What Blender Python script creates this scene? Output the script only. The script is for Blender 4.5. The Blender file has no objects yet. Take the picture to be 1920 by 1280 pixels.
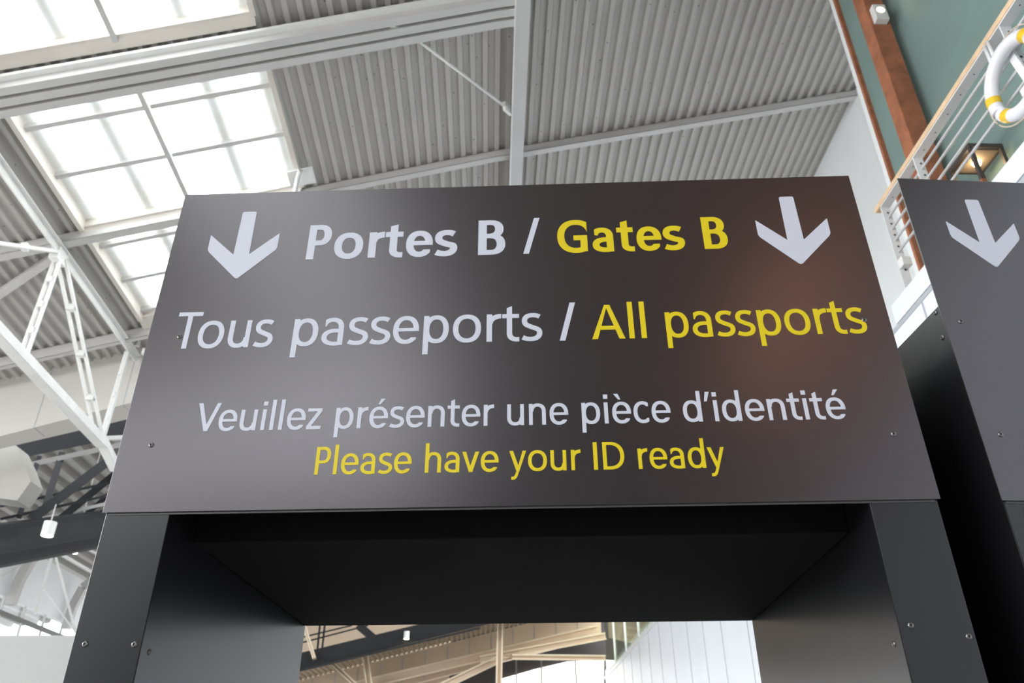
import bpy, bmesh, math, random
from mathutils import Vector, Matrix
from mathutils.geometry import delaunay_2d_cdt
random.seed(7)
SC = bpy.context.scene
COL = SC.collection

# ------------------------------------------------------------------ camera
cam_d = bpy.data.cameras.new('camera')
cam = bpy.data.objects.new('camera', cam_d)
COL.objects.link(cam)
CAM = Vector((0, 0, 1.6))
right = Vector((1.0, 0.002449, -0.004215))
up = Vector((0.004874, -0.50335, 0.86407))
fwd = Vector((0.0, 0.86408, 0.50335))
right.normalize()
fwd = (fwd - right * fwd.dot(right)).normalized()
up = right.cross(fwd)
cam.matrix_world = Matrix(((right.x, up.x, -fwd.x, CAM.x), (right.y, up.y, -fwd.y, CAM.y),
                           (right.z, up.z, -fwd.z, CAM.z), (0, 0, 0, 1)))
cam_d.sensor_width = 36.0
cam_d.lens = 36.0 * 1496.4 / 1920.0
cam_d.clip_start = 0.05
cam_d.clip_end = 400
cam_d.dof.use_dof = True
cam_d.dof.focus_distance = 2.1
cam_d.dof.aperture_fstop = 6.3
SC.camera = cam

# ------------------------------------------------------------------ world and exposure
SC.view_settings.view_transform = 'Standard'
SC.view_settings.look = 'None'
SC.view_settings.gamma = 1
SC.view_settings.exposure = 0.27
SC.view_settings.use_curve_mapping = False
w = bpy.data.worlds.new('overcast_sky')
SC.world = w
w.use_nodes = True
nt = w.node_tree
nt.nodes.clear()
wo = nt.nodes.new('ShaderNodeOutputWorld')
bg = nt.nodes.new('ShaderNodeBackground')
tc = nt.nodes.new('ShaderNodeTexCoord')
sx = nt.nodes.new('ShaderNodeSeparateXYZ')
rp = nt.nodes.new('ShaderNodeValToRGB')
rp.color_ramp.elements[0].position = 0.0            # overcast: dim ground, horizon a third of the zenith
rp.color_ramp.elements[0].color = (0.10, 0.10, 0.10, 1)
rp.color_ramp.elements[1].position = 0.55
rp.color_ramp.elements[1].color = (0.95, 0.98, 1.0, 1)
e_ = rp.color_ramp.elements.new(0.02); e_.color = (0.22, 0.23, 0.24, 1)
nt.links.new(tc.outputs['Generated'], sx.inputs[0])
nt.links.new(sx.outputs['Z'], rp.inputs[0])
nt.links.new(rp.outputs[0], bg.inputs[0])
bg.inputs[1].default_value = 7.5
nt.links.new(bg.outputs[0], wo.inputs[0])
SC.cycles.use_denoising = True
SC.cycles.max_bounces = 10
SC.cycles.diffuse_bounces = 6
SC.cycles.sample_clamp_indirect = 6

# added fill lamp, unseen at the left, brightening the right wall and roof
def area(name, loc, target, sx_, sy_, power, colr):
    ld = bpy.data.lights.new(name, 'AREA')
    ld.shape = 'RECTANGLE'; ld.size = sx_; ld.size_y = sy_; ld.energy = power; ld.color = colr
    o = bpy.data.objects.new(name, ld); COL.objects.link(o)
    o.location = loc
    o.rotation_euler = (Vector(target) - Vector(loc)).to_track_quat('-Z', 'Y').to_euler()
    return o
area('added_side_fill', (-20, -5, 7), (6, 7, 8.6), 22, 7, 4200, (0.95, 0.97, 0.98))

# ------------------------------------------------------------------ materials
def mat(name, col, rough=0.5, metal=0.0, spec=0.5, noise=0.0, nscale=6.0, bump=0.0, coat=0.0):
    m = bpy.data.materials.new(name)
    m.use_nodes = True
    t = m.node_tree
    b = t.nodes['Principled BSDF']
    b.inputs['Base Color'].default_value = (*col, 1)
    b.inputs['Roughness'].default_value = rough
    b.inputs['Metallic'].default_value = metal
    b.inputs['Specular IOR Level'].default_value = spec
    b.inputs['Coat Weight'].default_value = coat
    tcx = t.nodes.new('ShaderNodeTexCoord')
    n = t.nodes.new('ShaderNodeTexNoise')
    n.inputs['Scale'].default_value = nscale
    n.inputs['Detail'].default_value = 5
    t.links.new(tcx.outputs['Object'], n.inputs['Vector'])
    if noise:
        r = t.nodes.new('ShaderNodeValToRGB')
        r.color_ramp.elements[0].position = 0.3
        r.color_ramp.elements[1].position = 0.7
        r.color_ramp.elements[0].color = (*[c * (1 - noise) for c in col], 1)
        r.color_ramp.elements[1].color = (*[min(1, c * (1 + noise)) for c in col], 1)
        t.links.new(n.outputs['Fac'], r.inputs[0])
        t.links.new(r.outputs[0], b.inputs['Base Color'])
    if bump:
        bp = t.nodes.new('ShaderNodeBump')
        bp.inputs['Strength'].default_value = bump
        bp.inputs['Distance'].default_value = 0.01
        t.links.new(n.outputs['Fac'], bp.inputs['Height'])
        t.links.new(bp.outputs[0], b.inputs['Normal'])
    return m

def emis(name, col, s):
    m = mat(name, col, 0.4)
    b = m.node_tree.nodes['Principled BSDF']
    b.inputs['Emission Color'].default_value = (*col, 1)
    b.inputs['Emission Strength'].default_value = s
    return m

M = {}
M['sign'] = mat('dark_taupe_sign_paint', (0.012, 0.0095, 0.0095), 0.27, spec=1.0, noise=0.04, nscale=3)
M['black'] = mat('satin_black_paint', (0.007, 0.0068, 0.0078), 0.26, spec=0.45, noise=0.05, nscale=3)
M['matte_black'] = mat('matte_black_lining', (0.006, 0.0055, 0.0055), 0.9, spec=0.12)
M['edge'] = mat('panel_edge', (0.05, 0.048, 0.047), 0.5)
M['sign'].node_tree.nodes['Principled BSDF'].inputs['Specular Tint'].default_value = (0.98, 0.94, 1.0, 1)
M['white_vinyl'] = mat('white_vinyl', (0.46, 0.475, 0.535), 0.42, spec=0.4)
M['yellow_vinyl'] = mat('yellow_vinyl', (0.56, 0.44, 0.006), 0.42, spec=0.4)
M['screw'] = mat('dark_screw_steel', (0.16, 0.15, 0.15), 0.32, metal=0.9)
M['screw_hole'] = mat('screw_socket', (0.01, 0.01, 0.01), 0.6)
M['deck'] = mat('painted_corrugated_deck', (0.45, 0.435, 0.41), 0.55, noise=0.03, nscale=1.5)
M['beam'] = mat('light_grey_steel_paint', (0.55, 0.54, 0.53), 0.5, noise=0.04, nscale=2)
M['beam_dark'] = mat('slot_shade_and_dark_grey', (0.20, 0.195, 0.19), 0.7)  # paints the girder slot shade; plain dark grey on frames and bars
M['truss'] = mat('white_truss_paint', (0.78, 0.78, 0.76), 0.5, noise=0.05, nscale=3)
M['curb'] = mat('cream_skylight_curb', (0.68, 0.64, 0.58), 0.6, noise=0.06, nscale=2)
M['white_wall'] = mat('white_wall_paint', (0.86, 0.88, 0.89), 0.6, noise=0.02, nscale=1)
M['white_panel'] = mat('white_facade_panel', (0.80, 0.84, 0.90), 0.4, noise=0.02, nscale=1)
M['seam'] = mat('grey_panel_joint', (0.42, 0.44, 0.47), 0.6)
M['bulkhead'] = mat('offwhite_bulkhead_panel', (0.60, 0.58, 0.54), 0.6, noise=0.03, nscale=1)
M['green'] = mat('sea_green_wall_paint', (0.20, 0.29, 0.27), 0.6, noise=0.08, nscale=1.2)
M['wood'] = mat('red_brown_timber', (0.38, 0.14, 0.07), 0.5, noise=0.3, nscale=5, bump=0.2)
M['pale_wood'] = mat('pale_handrail_wood', (0.78, 0.56, 0.36), 0.5, noise=0.12, nscale=8)
M['rail'] = mat('white_railing_paint', (0.80, 0.80, 0.82), 0.35, noise=0.02)
M['hole'] = mat('dark_hole', (0.05, 0.05, 0.05), 0.8)
M['ring_white'] = mat('white_ring_plastic', (0.82, 0.82, 0.88), 0.3, coat=0.3)
M['ring_yellow'] = mat('yellow_ring_band', (0.86, 0.56, 0.03), 0.35, coat=0.2)
M['rope'] = mat('pale_rope', (0.62, 0.52, 0.42), 0.8, noise=0.15, nscale=60)
M['dark_steel'] = mat('charcoal_steel_paint', (0.022, 0.022, 0.025), 0.6, spec=0.25, noise=0.08, nscale=2)
M['lantern'] = mat('dark_bronze_lantern', (0.07, 0.055, 0.05), 0.45)
M['cream'] = mat('cream_steel_paint', (0.74, 0.62, 0.46), 0.55, noise=0.04, nscale=2)
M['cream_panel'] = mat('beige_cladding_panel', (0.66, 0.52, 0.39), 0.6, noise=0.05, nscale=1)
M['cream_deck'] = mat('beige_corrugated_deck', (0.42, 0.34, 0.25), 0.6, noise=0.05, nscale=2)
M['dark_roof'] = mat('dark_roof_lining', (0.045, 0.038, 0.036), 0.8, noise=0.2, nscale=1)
M['floor'] = mat('grey_terrazzo', (0.30, 0.29, 0.28), 0.35, noise=0.08, nscale=3)
M['spot_box'] = mat('white_lamp_housing', (0.80, 0.79, 0.78), 0.4)
M['lamp_warm'] = emis('warm_lamp_glow', (1.0, 0.80, 0.55), 14)
M['lamp_lantern'] = emis('lantern_lamp_glow', (1.0, 0.78, 0.42), 22)
M['lamp_white'] = emis('downlight_glow', (1.0, 0.97, 0.92), 9)
M['back'] = mat('mid_grey_wall', (0.10, 0.10, 0.11), 0.6)
M['lining'] = mat('brown_lantern_lining', (0.20, 0.15, 0.11), 0.6)
M['duct'] = mat('off_white_duct', (0.33, 0.32, 0.295), 0.6, noise=0.03, nscale=2)
M['deck_far'] = mat('grey_far_deck', (0.33, 0.325, 0.31), 0.6, noise=0.04, nscale=2)
M['board'] = mat('pale_grey_board', (0.31, 0.31, 0.305), 0.6, noise=0.02, nscale=1)

# little dark marks spattered over the corrugated deck
t = M['deck'].node_tree
b = t.nodes['Principled BSDF']
tcx = t.nodes.new('ShaderNodeTexCoord'); vo = t.nodes.new('ShaderNodeTexVoronoi'); vo.inputs['Scale'].default_value = 5.5
lt = t.nodes.new('ShaderNodeMath'); lt.operation = 'LESS_THAN'; lt.inputs[1].default_value = 0.075
mx = t.nodes.new('ShaderNodeMixRGB'); mx.inputs[2].default_value = (0.14, 0.13, 0.13, 1)
t.links.new(tcx.outputs['Object'], vo.inputs['Vector']); t.links.new(vo.outputs['Distance'], lt.inputs[0])
t.links.new(lt.outputs[0], mx.inputs[0]); src = b.inputs['Base Color'].links[0].from_socket
t.links.new(src, mx.inputs[1]); t.links.new(mx.outputs[0], b.inputs['Base Color'])

# translucent skylight sheet with dirt towards its edges in patches
m = bpy.data.materials.new('translucent_skylight_sheet'); m.use_nodes = True
t = m.node_tree; t.nodes.clear()
out = t.nodes.new('ShaderNodeOutputMaterial'); tr = t.nodes.new('ShaderNodeBsdfTranslucent')
tp = t.nodes.new('ShaderNodeBsdfTransparent'); mixs = t.nodes.new('ShaderNodeMixShader'); mixs.inputs[0].default_value = 0.22
n = t.nodes.new('ShaderNodeTexNoise'); n.inputs['Scale'].default_value = 1.4; n.inputs['Detail'].default_value = 6
tcx = t.nodes.new('ShaderNodeTexCoord'); r = t.nodes.new('ShaderNodeValToRGB')
r.color_ramp.elements[0].position = 0.25; r.color_ramp.elements[0].color = (0.80, 0.80, 0.72, 1)
r.color_ramp.elements[1].position = 0.5; r.color_ramp.elements[1].color = (0.93, 0.96, 0.96, 1)
t.links.new(tcx.outputs['Object'], n.inputs['Vector']); t.links.new(n.outputs['Fac'], r.inputs[0])
t.links.new(r.outputs[0], tr.inputs[0])
t.links.new(tr.outputs[0], mixs.inputs[1]); t.links.new(tp.outputs[0], mixs.inputs[2]); t.links.new(mixs.outputs[0], out.inputs[0])
M['sheet'] = m
def glass(name, col, mixf):
    m = bpy.data.materials.new(name); m.use_nodes = True
    t = m.node_tree; t.nodes.clear()
    out = t.nodes.new('ShaderNodeOutputMaterial'); a = t.nodes.new('ShaderNodeBsdfTransparent'); a.inputs[0].default_value = (*col, 1)
    g = t.nodes.new('ShaderNodeBsdfGlossy'); g.inputs['Roughness'].default_value = 0.08
    mi = t.nodes.new('ShaderNodeMixShader'); mi.inputs[0].default_value = mixf
    t.links.new(a.outputs[0], mi.inputs[1]); t.links.new(g.outputs[0], mi.inputs[2]); t.links.new(mi.outputs[0], out.inputs[0])
    return m
M['glass'] = glass('clear_glass', (0.97, 0.99, 0.99), 0.05)
M['glass_green'] = glass('green_tinted_glass', (0.86, 0.90, 0.80), 0.30)

# ------------------------------------------------------------------ helpers
def ident(p): return p
class MB:
    def __init__(s, T=None): s.v = []; s.f = []; s.T = T or ident
    def add(s, pts, faces):
        o = len(s.v); s.v += [tuple(s.T(Vector(p))) for p in pts]; s.f += [tuple(o + i for i in f) for f in faces]
    def box(s, x0, x1, y0, y1, z0, z1):
        s.add([(x0, y0, z0), (x1, y0, z0), (x1, y1, z0), (x0, y1, z0), (x0, y0, z1), (x1, y0, z1), (x1, y1, z1), (x0, y1, z1)],
              [(0, 3, 2, 1), (4, 5, 6, 7), (0, 1, 5, 4), (1, 2, 6, 5), (2, 3, 7, 6), (3, 0, 4, 7)])
    def hexa(s, a, bb):  # two quads in matching order
        s.add(list(a) + list(bb), [(0, 3, 2, 1), (4, 5, 6, 7), (0, 1, 5, 4), (1, 2, 6, 5), (2, 3, 7, 6), (3, 0, 4, 7)])
    def bar(s, p0, p1, w, h, upv=(0, 0, 1)):
        p0 = Vector(p0); p1 = Vector(p1); d = (p1 - p0).normalized(); u = Vector(upv)
        sd = d.cross(u)
        if sd.length < 1e-4: sd = d.cross(Vector((1, 0, 0)))
        sd.normalize(); u = sd.cross(d).normalized()
        q = lambda p: [p - sd * w / 2 - u * h / 2, p + sd * w / 2 - u * h / 2, p + sd * w / 2 + u * h / 2, p - sd * w / 2 + u * h / 2]
        s.hexa(q(p0), q(p1))
    def tube(s, pts, r, n=12, closed=False, caps=True):
        pts = [Vector(p) for p in pts]; N = len(pts); rings = []
        for i, p in enumerate(pts):
            a = pts[(i - 1) % N] if (closed or i > 0) else p
            c = pts[(i + 1) % N] if (closed or i < N - 1) else p
            d = (c - a).normalized(); ref = Vector((0, 0, 1)) if abs(d.z) < 0.9 else Vector((0, 1, 0))
            e = d.cross(ref).normalized(); g = e.cross(d)
            rr = r[i] if isinstance(r, (list, tuple)) else r
            rings.append([p + e * rr * math.cos(2 * math.pi * k / n) + g * rr * math.sin(2 * math.pi * k / n) for k in range(n)])
        vs = [v for R_ in rings for v in R_]; fs = []
        for i in range(N if closed else N - 1):
            j = (i + 1) % N
            for k in range(n):
                l = (k + 1) % n; fs.append((i * n + k, i * n + l, j * n + l, j * n + k))
        if caps and not closed: fs += [tuple(range(n - 1, -1, -1)), tuple((N - 1) * n + k for k in range(n))]
        s.add(vs, fs)
    def prism(s, poly, d0, d1, f):  # polygon in 2D, f(a, b, depth) -> point
        n = len(poly)
        s.add([f(a, b_, d0) for a, b_ in poly] + [f(a, b_, d1) for a, b_ in poly],
              [tuple(range(n - 1, -1, -1)), tuple(range(n, 2 * n))] + [(i, (i + 1) % n, n + (i + 1) % n, n + i) for i in range(n)])
    def build(s, name, m, parent=None, smooth=False, bevel=0.0):
        me = bpy.data.meshes.new(name); me.from_pydata(s.v, [], s.f); me.update()
        bm = bmesh.new(); bm.from_mesh(me); bmesh.ops.recalc_face_normals(bm, faces=bm.faces); bm.to_mesh(me); bm.free()
        o = bpy.data.objects.new(name, me); COL.objects.link(o); me.materials.append(m)
        if parent is not None:
            o.parent = parent; o.matrix_parent_inverse = parent.matrix_world.inverted()
        if smooth:
            for p in me.polygons: p.use_smooth = True
        if bevel:
            md = o.modifiers.new('bevel', 'BEVEL'); md.width = bevel; md.segments = 2; md.limit_method = 'ANGLE'
        return o
def tag(o, label=None, cat=None, group=None, kind=None):
    if label: o['label'] = label
    if cat: o['category'] = cat
    if group: o['group'] = group
    if kind: o['kind'] = kind
    return o
def empty(name, loc, rz=0.0):
    o = bpy.data.objects.new(name, None); COL.objects.link(o); o.empty_display_size = 0.2
    o.location = loc; o.rotation_euler = (0, 0, rz)
    o.matrix_world = Matrix.Translation(Vector(loc)) @ Matrix.Rotation(rz, 4, 'Z')
    return o

# hall frame: X across, Y along the roof ribs, Z up
HZ = Vector((-0.02683, 0.99964, 0)); NX = Vector((0.99964, 0.02683, 0))
def H(p): return NX * p[0] + HZ * p[1] + Vector((0, 0, p[2]))
def HE(name, x, y, z):
    return empty(name, H((x, y, z)), math.atan2(NX.y, NX.x))
def RZ(x, y): return 11.62 + 0.2463 * x - 0.0447 * y           # underside of the roof deck
def TY(y0, x): return y0 - 0.04 * min(x, 0)                     # crosswise members run slightly askew on the left
def RT(p):   # roof frame: x, y, offset from the deck
    return H((p[0], TY(p[1], p[0]), RZ(p[0], TY(p[1], p[0])) + p[2]))

# ================================================================== STRUCTURE
g = MB(H); g.box(-24, 7.5, -34, 42, -0.2, 0.0); tag(g.build('floor', M['floor']), kind='structure')

# ---- corrugated roof deck
def deck(mb, x0, x1, y0, y1, pitch=0.185, dep=0.06, zf=None, th=0.02):
    n = int(round((x1 - x0) / pitch)); p = (x1 - x0) / n
    prof = []
    for i in range(n):
        a = x0 + i * p
        prof += [(a, 0.0), (a + 0.36 * p, 0.0), (a + 0.46 * p, dep), (a + 0.9 * p, dep)]
    prof.append((x1, 0.0))
    v = []; f = []
    for (yy) in (y0, y1):
        for (x, d) in prof: v.append(zf(x, yy, d))
    for (yy) in (y0, y1):
        for (x, d) in prof: v.append(zf(x, yy, dep + th))
    k = len(prof)
    for i in range(k - 1):
        f.append((i, i + 1, k + i + 1, k + i)); f.append((2 * k + i, 3 * k + i, 3 * k + i + 1, 2 * k + i + 1))
        f.append((i, 2 * k + i, 2 * k + i + 1, i + 1)); f.append((k + i, k + i + 1, 3 * k + i + 1, 3 * k + i))
    f += [(0, k, 3 * k, 2 * k), (k - 1, 3 * k - 1, 4 * k - 1, 2 * k - 1)]
    o = MB(); o.v = [tuple(p) for p in v]; off = len(mb.v); mb.v += o.v; mb.f += [tuple(off + i for i in q) for q in f]
zf = lambda x, y, d: RT((x, y, d))
SKX0, SKX1, SKM = -6.55, -3.17, -4.87
YB = -13.0     # left deck stops short here, so open sky brightens the sign's reflection
BAYS = [(10.22, 12.42), (7.36, 9.90), (4.40, 6.74), (1.40, 3.80), (-1.6, 0.8), (-4.6, -2.2), (-7.6, -5.2), (-10.6, -8.2)]
mb = MB()
deck(mb, -14.0, SKX0, YB, 13.55, zf=zf)
deck(mb, SKX1, 6.51, -30, 13.55, zf=zf)
last = 13.55
for (a, bb) in BAYS:
    deck(mb, SKX0, SKX1, bb + 0.03, last, zf=zf); last = a - 0.03
deck(mb, SKX0, SKX1, YB, last, zf=zf)
tag(mb.build('ceiling', M['deck']), kind='structure')

# ---- skylight windows: curbs, panes, glazing bars, bars above the sheet
wi = 1
for bi, (a, bb) in enumerate(BAYS):
    fr = MB(RT)
    fr.box(SKX0 - 0.02, SKX0 + 0.05, a - .05, bb + .05, -0.06, 0.16)
    fr.box(SKX1 - 0.02, SKX1 + 0.05, a - .05, bb + .05, -0.05, 0.16)
    fr.box(SKX0, SKX1, a - 0.07, a, -0.03, 0.16); fr.box(SKX0, SKX1, bb, bb + 0.05, -0.01, 0.16)
    fo = tag(fr.build('window_%d' % wi, M['curb']), kind='structure')
    for sd in (0, 1):
        x0 = SKX0 + 0.05 if sd == 0 else SKM; x1 = SKM if sd == 0 else SKX1 - 0.02
        pn = MB(RT); pn.add([(x0, a, 0.13), (x1, a, 0.13), (x1, bb, 0.13), (x0, bb, 0.13)], [(0, 1, 2, 3)])
        pn.build('pane', M['sheet'], fo)
    ml = MB(RT); ml.box(SKM - 0.035, SKM + 0.035, a - 0.02, bb + 0.1, -0.03, 0.04); ml.build('mullion', M['beam'], fo)
    ye = {0: bb + .3, 1: 9.97, 2: 6.92}.get(bi, bb + 0.2)
    cp = MB(RT); cp.hexa([(SKX0 - .02, bb + .04, -.012), (SKX1 + .02, bb + .04, -.012), (SKX1 + .02, ye, -.06), (SKX0 - .02, ye, -.06)],
                         [(SKX0 - .02, bb + .04, .0), (SKX1 + .02, bb + .04, .0), (SKX1 + .02, ye, -.045), (SKX0 - .02, ye, -.045)])
    cp.build('closure_plate', M['curb'], fo)
    ncb = 2
    for k in range(3):
        yy = bb - 1.02 - 0.92 * k if bi != 0 else a + 0.28 + 0.92 * k
        if yy > a + 0.12 and yy < bb - .05:
            cb = MB(RT); cb.box(SKX0 + .04, SKX1 - .04, yy - 0.04, yy + 0.04, 0.05, 0.12)
            cb.build('glazing_bar', M['beam'], fo)
    for xb in (-6.44, -5.55, -4.08, -3.30):
        ob = MB(RT); ob.box(xb - 0.13, xb + 0.13, a - .1, bb + .1, 0.20, 0.26); ob.build('roof_bar', M['deck'], fo)
    wi += 1

# ---- crosswise roof members
def girder(y, h=0.30, x0=-14.0, x1=0.36, lab=''):
    g_ = HE('roof_girder', 0, y, RZ(0, y)); tag(g_, lab, 'roof beam')
    def sgm(mbx, ya, yb, za, zb):
        for (xa, xb) in ((x0, 0.0), (0.0, x1)):
            mbx.hexa([(xa, ya, za), (xb, ya, za), (xb, yb, za), (xa, yb, za)], [(xa, ya, zb), (xb, ya, zb), (xb, yb, zb), (xa, yb, zb)])
    m1 = MB(RT); sgm(m1, y, y + 0.42, -h + 0.10, -0.003); m1.build('web', M['beam'], g_)
    for k in range(3):
        m2 = MB(RT); ya = y - 0.02 + k * 0.165; sgm(m2, ya, ya + 0.115, -h, -h + 0.12); m2.build('flange', M['beam'], g_)
    m3 = MB(RT); sgm(m3, y + 0.03, y + 0.40, -h + 0.085, -h + 0.1); m3.build('slot_shade_strip', M['beam_dark'], g_)  # darker strip paints the shade in the slots between the flanges
    m4 = MB(RT); sgm(m4, y - 0.10, y - 0.02, -h + 0.12, -h + 0.17); m4.build('ledge', M['truss'], g_)
    return g_
girder(7.02 - 0.0, lab='deep grey double roof girder with dark slots crossing above the upper skylight')
def purlin(y, xa, xb, h=0.15, wd=0.07, lab='', nm='roof_purlin'):
    g_ = MB(RT)
    pts = [xa] + ([0.0] if xa < 0 < xb else []) + [xb]
    for p, q in zip(pts, pts[1:]):
        for (ya, yb, za, zb) in ((y, y + 0.012, -h, -0.004), (y, y + wd, -h, -h + 0.012), (y, y + wd, -0.016, -0.004)):
            g_.hexa([(p, ya, za), (q, ya, za), (q, yb, za), (p, yb, za)], [(p, ya, zb), (q, ya, zb), (q, yb, zb), (p, yb, zb)])
    return tag(g_.build(nm, M['beam']), lab, 'roof beam')
purlin(10.02, SKX1, 6.50, h=0.15, wd=0.12, lab='thin grey purlin right of the skylight, running to the white wall')
purlin(9.97, -14, SKX1, h=0.17, wd=0.16, lab='grey purlin between the middle and lower skylight bays')
purlin(6.86, 0.48, 6.50, h=0.15, wd=0.12, lab='grey purlin at the top right of the ridge beam')
purlin(12.72, -14, 6.50, h=0.22, wd=0.10, lab='deep grey purlin at the lower end of the roof, next to the bulkhead')
for k, yy in enumerate((3.95, 0.95)):
    purlin(yy, -14, 6.5, h=0.25, wd=0.2, lab='grey purlin high over the viewer, %s' % ('nearer the girder' if k == 0 else 'farther from the girder'))

# ---- ridge beam running along the ribs, below the purlins
rb = HE('ridge_beam', 0.36, 7, RZ(.36, 7) - .3)
tag(rb, 'tall light grey beam running along the ribs, right of the brace rod', 'roof beam')
def yb(p): return H((p[0], p[1], RZ(p[0], p[1]) + p[2]))
q = MB(yb); q.box(0.27, 0.47, -28, 14.2, -0.345, -0.325); q.build('flange', M['beam'], rb)
q = MB(yb); q.box(0.27, 0.47, -28, 14.2, -0.18, -0.16); q.build('flange', M['beam'], rb)
q = MB(yb); q.box(0.35, 0.39, -28, 14.2, -0.33, -0.17); q.build('web', M['beam'], rb)
q = MB(yb); q.box(0.25, 0.275, -28, 14.2, -0.345, -0.26); q.build('lip', M['truss'], rb)

br = HE('brace_rod', -1.34, 7.24, 10.77)
tag(br, 'thin slanting white brace rod between the girder and the ridge beam', 'rod')
q = MB(H); q.tube([(-1.30, 7.28, 10.78), (0.22, 8.93, 10.98)], 0.022, 10); q.build('rod', M['truss'], br, smooth=True)
q = MB(H); q.bar((-1.46, 7.16, 10.76), (-1.24, 7.30, 10.79), 0.05, 0.16); q.build('gusset', M['truss'], br)
q = MB(H); q.bar((0.13, 8.84, 10.97), (0.235, 8.98, 11.0), 0.05, 0.16); q.build('gusset', M['truss'], br)

# ---- plate with pipe
pp = HE('pipe_hanger', -3.06, 9.7, RZ(-3.06, 9.7) - .2)
tag(pp, 'square ceiling plate with a bent pipe at the corner of the skylight', 'pipe')
q = MB(RT); q.box(-3.27, -2.88, 9.44, 9.78, -0.175, -0.155); q.build('plate', M['truss'], pp)
zc = RZ(-3.05, 9.75) - 0.17
q = MB(H); q.tube([(-3.05, 9.60, zc - 0.02), (-3.05, 9.52, zc - .05), (-3.05, 9.50, zc - .12), (-3.06, 9.50, zc - 0.3), (-3.06, 9.50, zc - 1.6)], 0.034, 12)
q.build('pipe', M['truss'], pp, smooth=True)

# ---- walls
wl = MB(H)
a0, a1 = -6, 15.5
wl.add([(6.51, a0, 0), (6.51, a1, 0), (6.51, a1, RZ(6.51, a1) + .2), (6.51, a0, RZ(6.51, a0) + .2), (6.75, a0, 0), (6.75, a1, 0), (6.75, a1, RZ(6.75, a1) + .2), (6.75, a0, RZ(6.75, a0) + .2)],
       [(0, 1, 2, 3), (4, 5, 6, 7), (0, 1, 5, 4), (1, 2, 6, 5), (2, 3, 7, 6), (3, 0, 4, 7)])
tag(wl.build('wall_right', M['white_wall']), kind='structure')
bw_ = MB(H); bw_.box(-14, SKX1 - .1, YB - .3, YB, 0, 7.8); tag(bw_.build('wall_added_back_left', M['back']), kind='structure')  # unseen dark wall added to dim the reflections in the pillars
bw_ = MB(H); bw_.box(SKX1 - .1, 6.5, -30.3, -30, 0, 14.5); tag(bw_.build('wall_added_back_right', M['back']), kind='structure')  # unseen dark wall added to keep sky out of the sign's reflection
bw_ = MB(H); bw_.box(SKX1 - .3, SKX1 - .1, -30, YB - .35, 0, 12.3); tag(bw_.build('wall_back_side', M['back']), kind='structure')
# sea green facade standing in front of it, ending at a vertical trim
gw = MB(H); gw.box(5.0, 5.18, -24, 7.58, 6.13, 13.4); tag(gw.build('wall_upper_storey', M['green']), kind='structure')
gr = MB(H); gr.box(5.18, 6.5, 7.40, 7.56, 6.13, 13.2); tag(gr.build('wall_return', M['white_wall']), kind='structure')
tr = MB(H); tr.box(4.955, 5.0, 7.50, 7.60, 6.13, 13.3); to = tag(tr.build('trim_1', M['white_wall']), kind='structure')
tr = MB(H); tr.box(4.945, 5.0, 7.455, 7.502, 6.13, 13.3); tag(tr.build('trim_2', M['wood']), kind='structure')
for k in range(12):
    pass
# unseen timber panel added behind the viewer for a warm reflection in the sign
tw = MB(H); tw.box(4.9, 5.0, -14.5, -6.5, 7.0, 13.0); tag(tw.build('wall_added_timber', M['wood']), kind='structure')

# lower white panel wall under the walkway
ly = MB(H); ly.box(4.22, 4.42, -20, 33, 0, 5.93); lo = tag(ly.build('wall_lower_storey', M['white_panel']), kind='structure')
jn = MB(H); jn.box(4.212, 4.222, -20, 33, 5.88, 5.928); jn.build('panel_joint', M['seam'], lo)
ys = [6.5 - 1.5 * k for k in range(0, 10)] + [8.0, 9.5, 11.0, 12.3, 13.6, 15.19, 16.51, 17.87, 19.42, 20.9, 22.4, 23.9, 25.4, 27, 28.5, 30]
for yy in ys:
    jn = MB(H); jn.box(4.214, 4.222, yy - 0.012, yy + 0.012, 0, 5.88); jn.build('panel_joint', M['seam'], lo)
cp = MB(H); cp.box(4.18, 4.22, 10.5, 33, 5.62, 5.70); cp.build('coping', M['rail'], lo)

# ---- bulkhead closing the roof end
def BB(x): return 8.18 + 0.29 * (x + 6.85)
bk = MB(H)
for (xa, xb) in ((-14, -3.5), (-3.5, 6.5)):
    za, zb = BB(xa), BB(xb)
    if xa == -3.5: za, zb = BB(-3.5), BB(-3.5) + 1.9
    bk.hexa([(xa, TY(13.45, xa), za), (xb, TY(13.45, xb), zb), (xb, 14.35, zb), (xa, 14.2, za)],
            [(xa, TY(13.45, xa), RZ(xa, 13.7) + .1), (xb, TY(13.45, xb), RZ(xb, 13.7) + .1), (xb, 14.35, RZ(xb, 13.7) + .1), (xa, 14.2, RZ(xa, 13.7) + .1)])
bo = tag(bk.build('wall_roof_end', M['bulkhead']), kind='structure')
for xs in (-10.6, -8.5, -6.95, -5.2):
    jn = MB(H); y_ = TY(13.45, xs)
    jn.box(xs - 0.008, xs + 0.008, y_ - 0.004, y_ + 0.002, BB(xs), RZ(xs, 13.7))
    jn.box(xs - 0.008, xs + 0.008, y_, 14.2, BB(xs) - 0.004, BB(xs) + 0.002); jn.build('panel_joint', M['seam'], bo)

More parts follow.
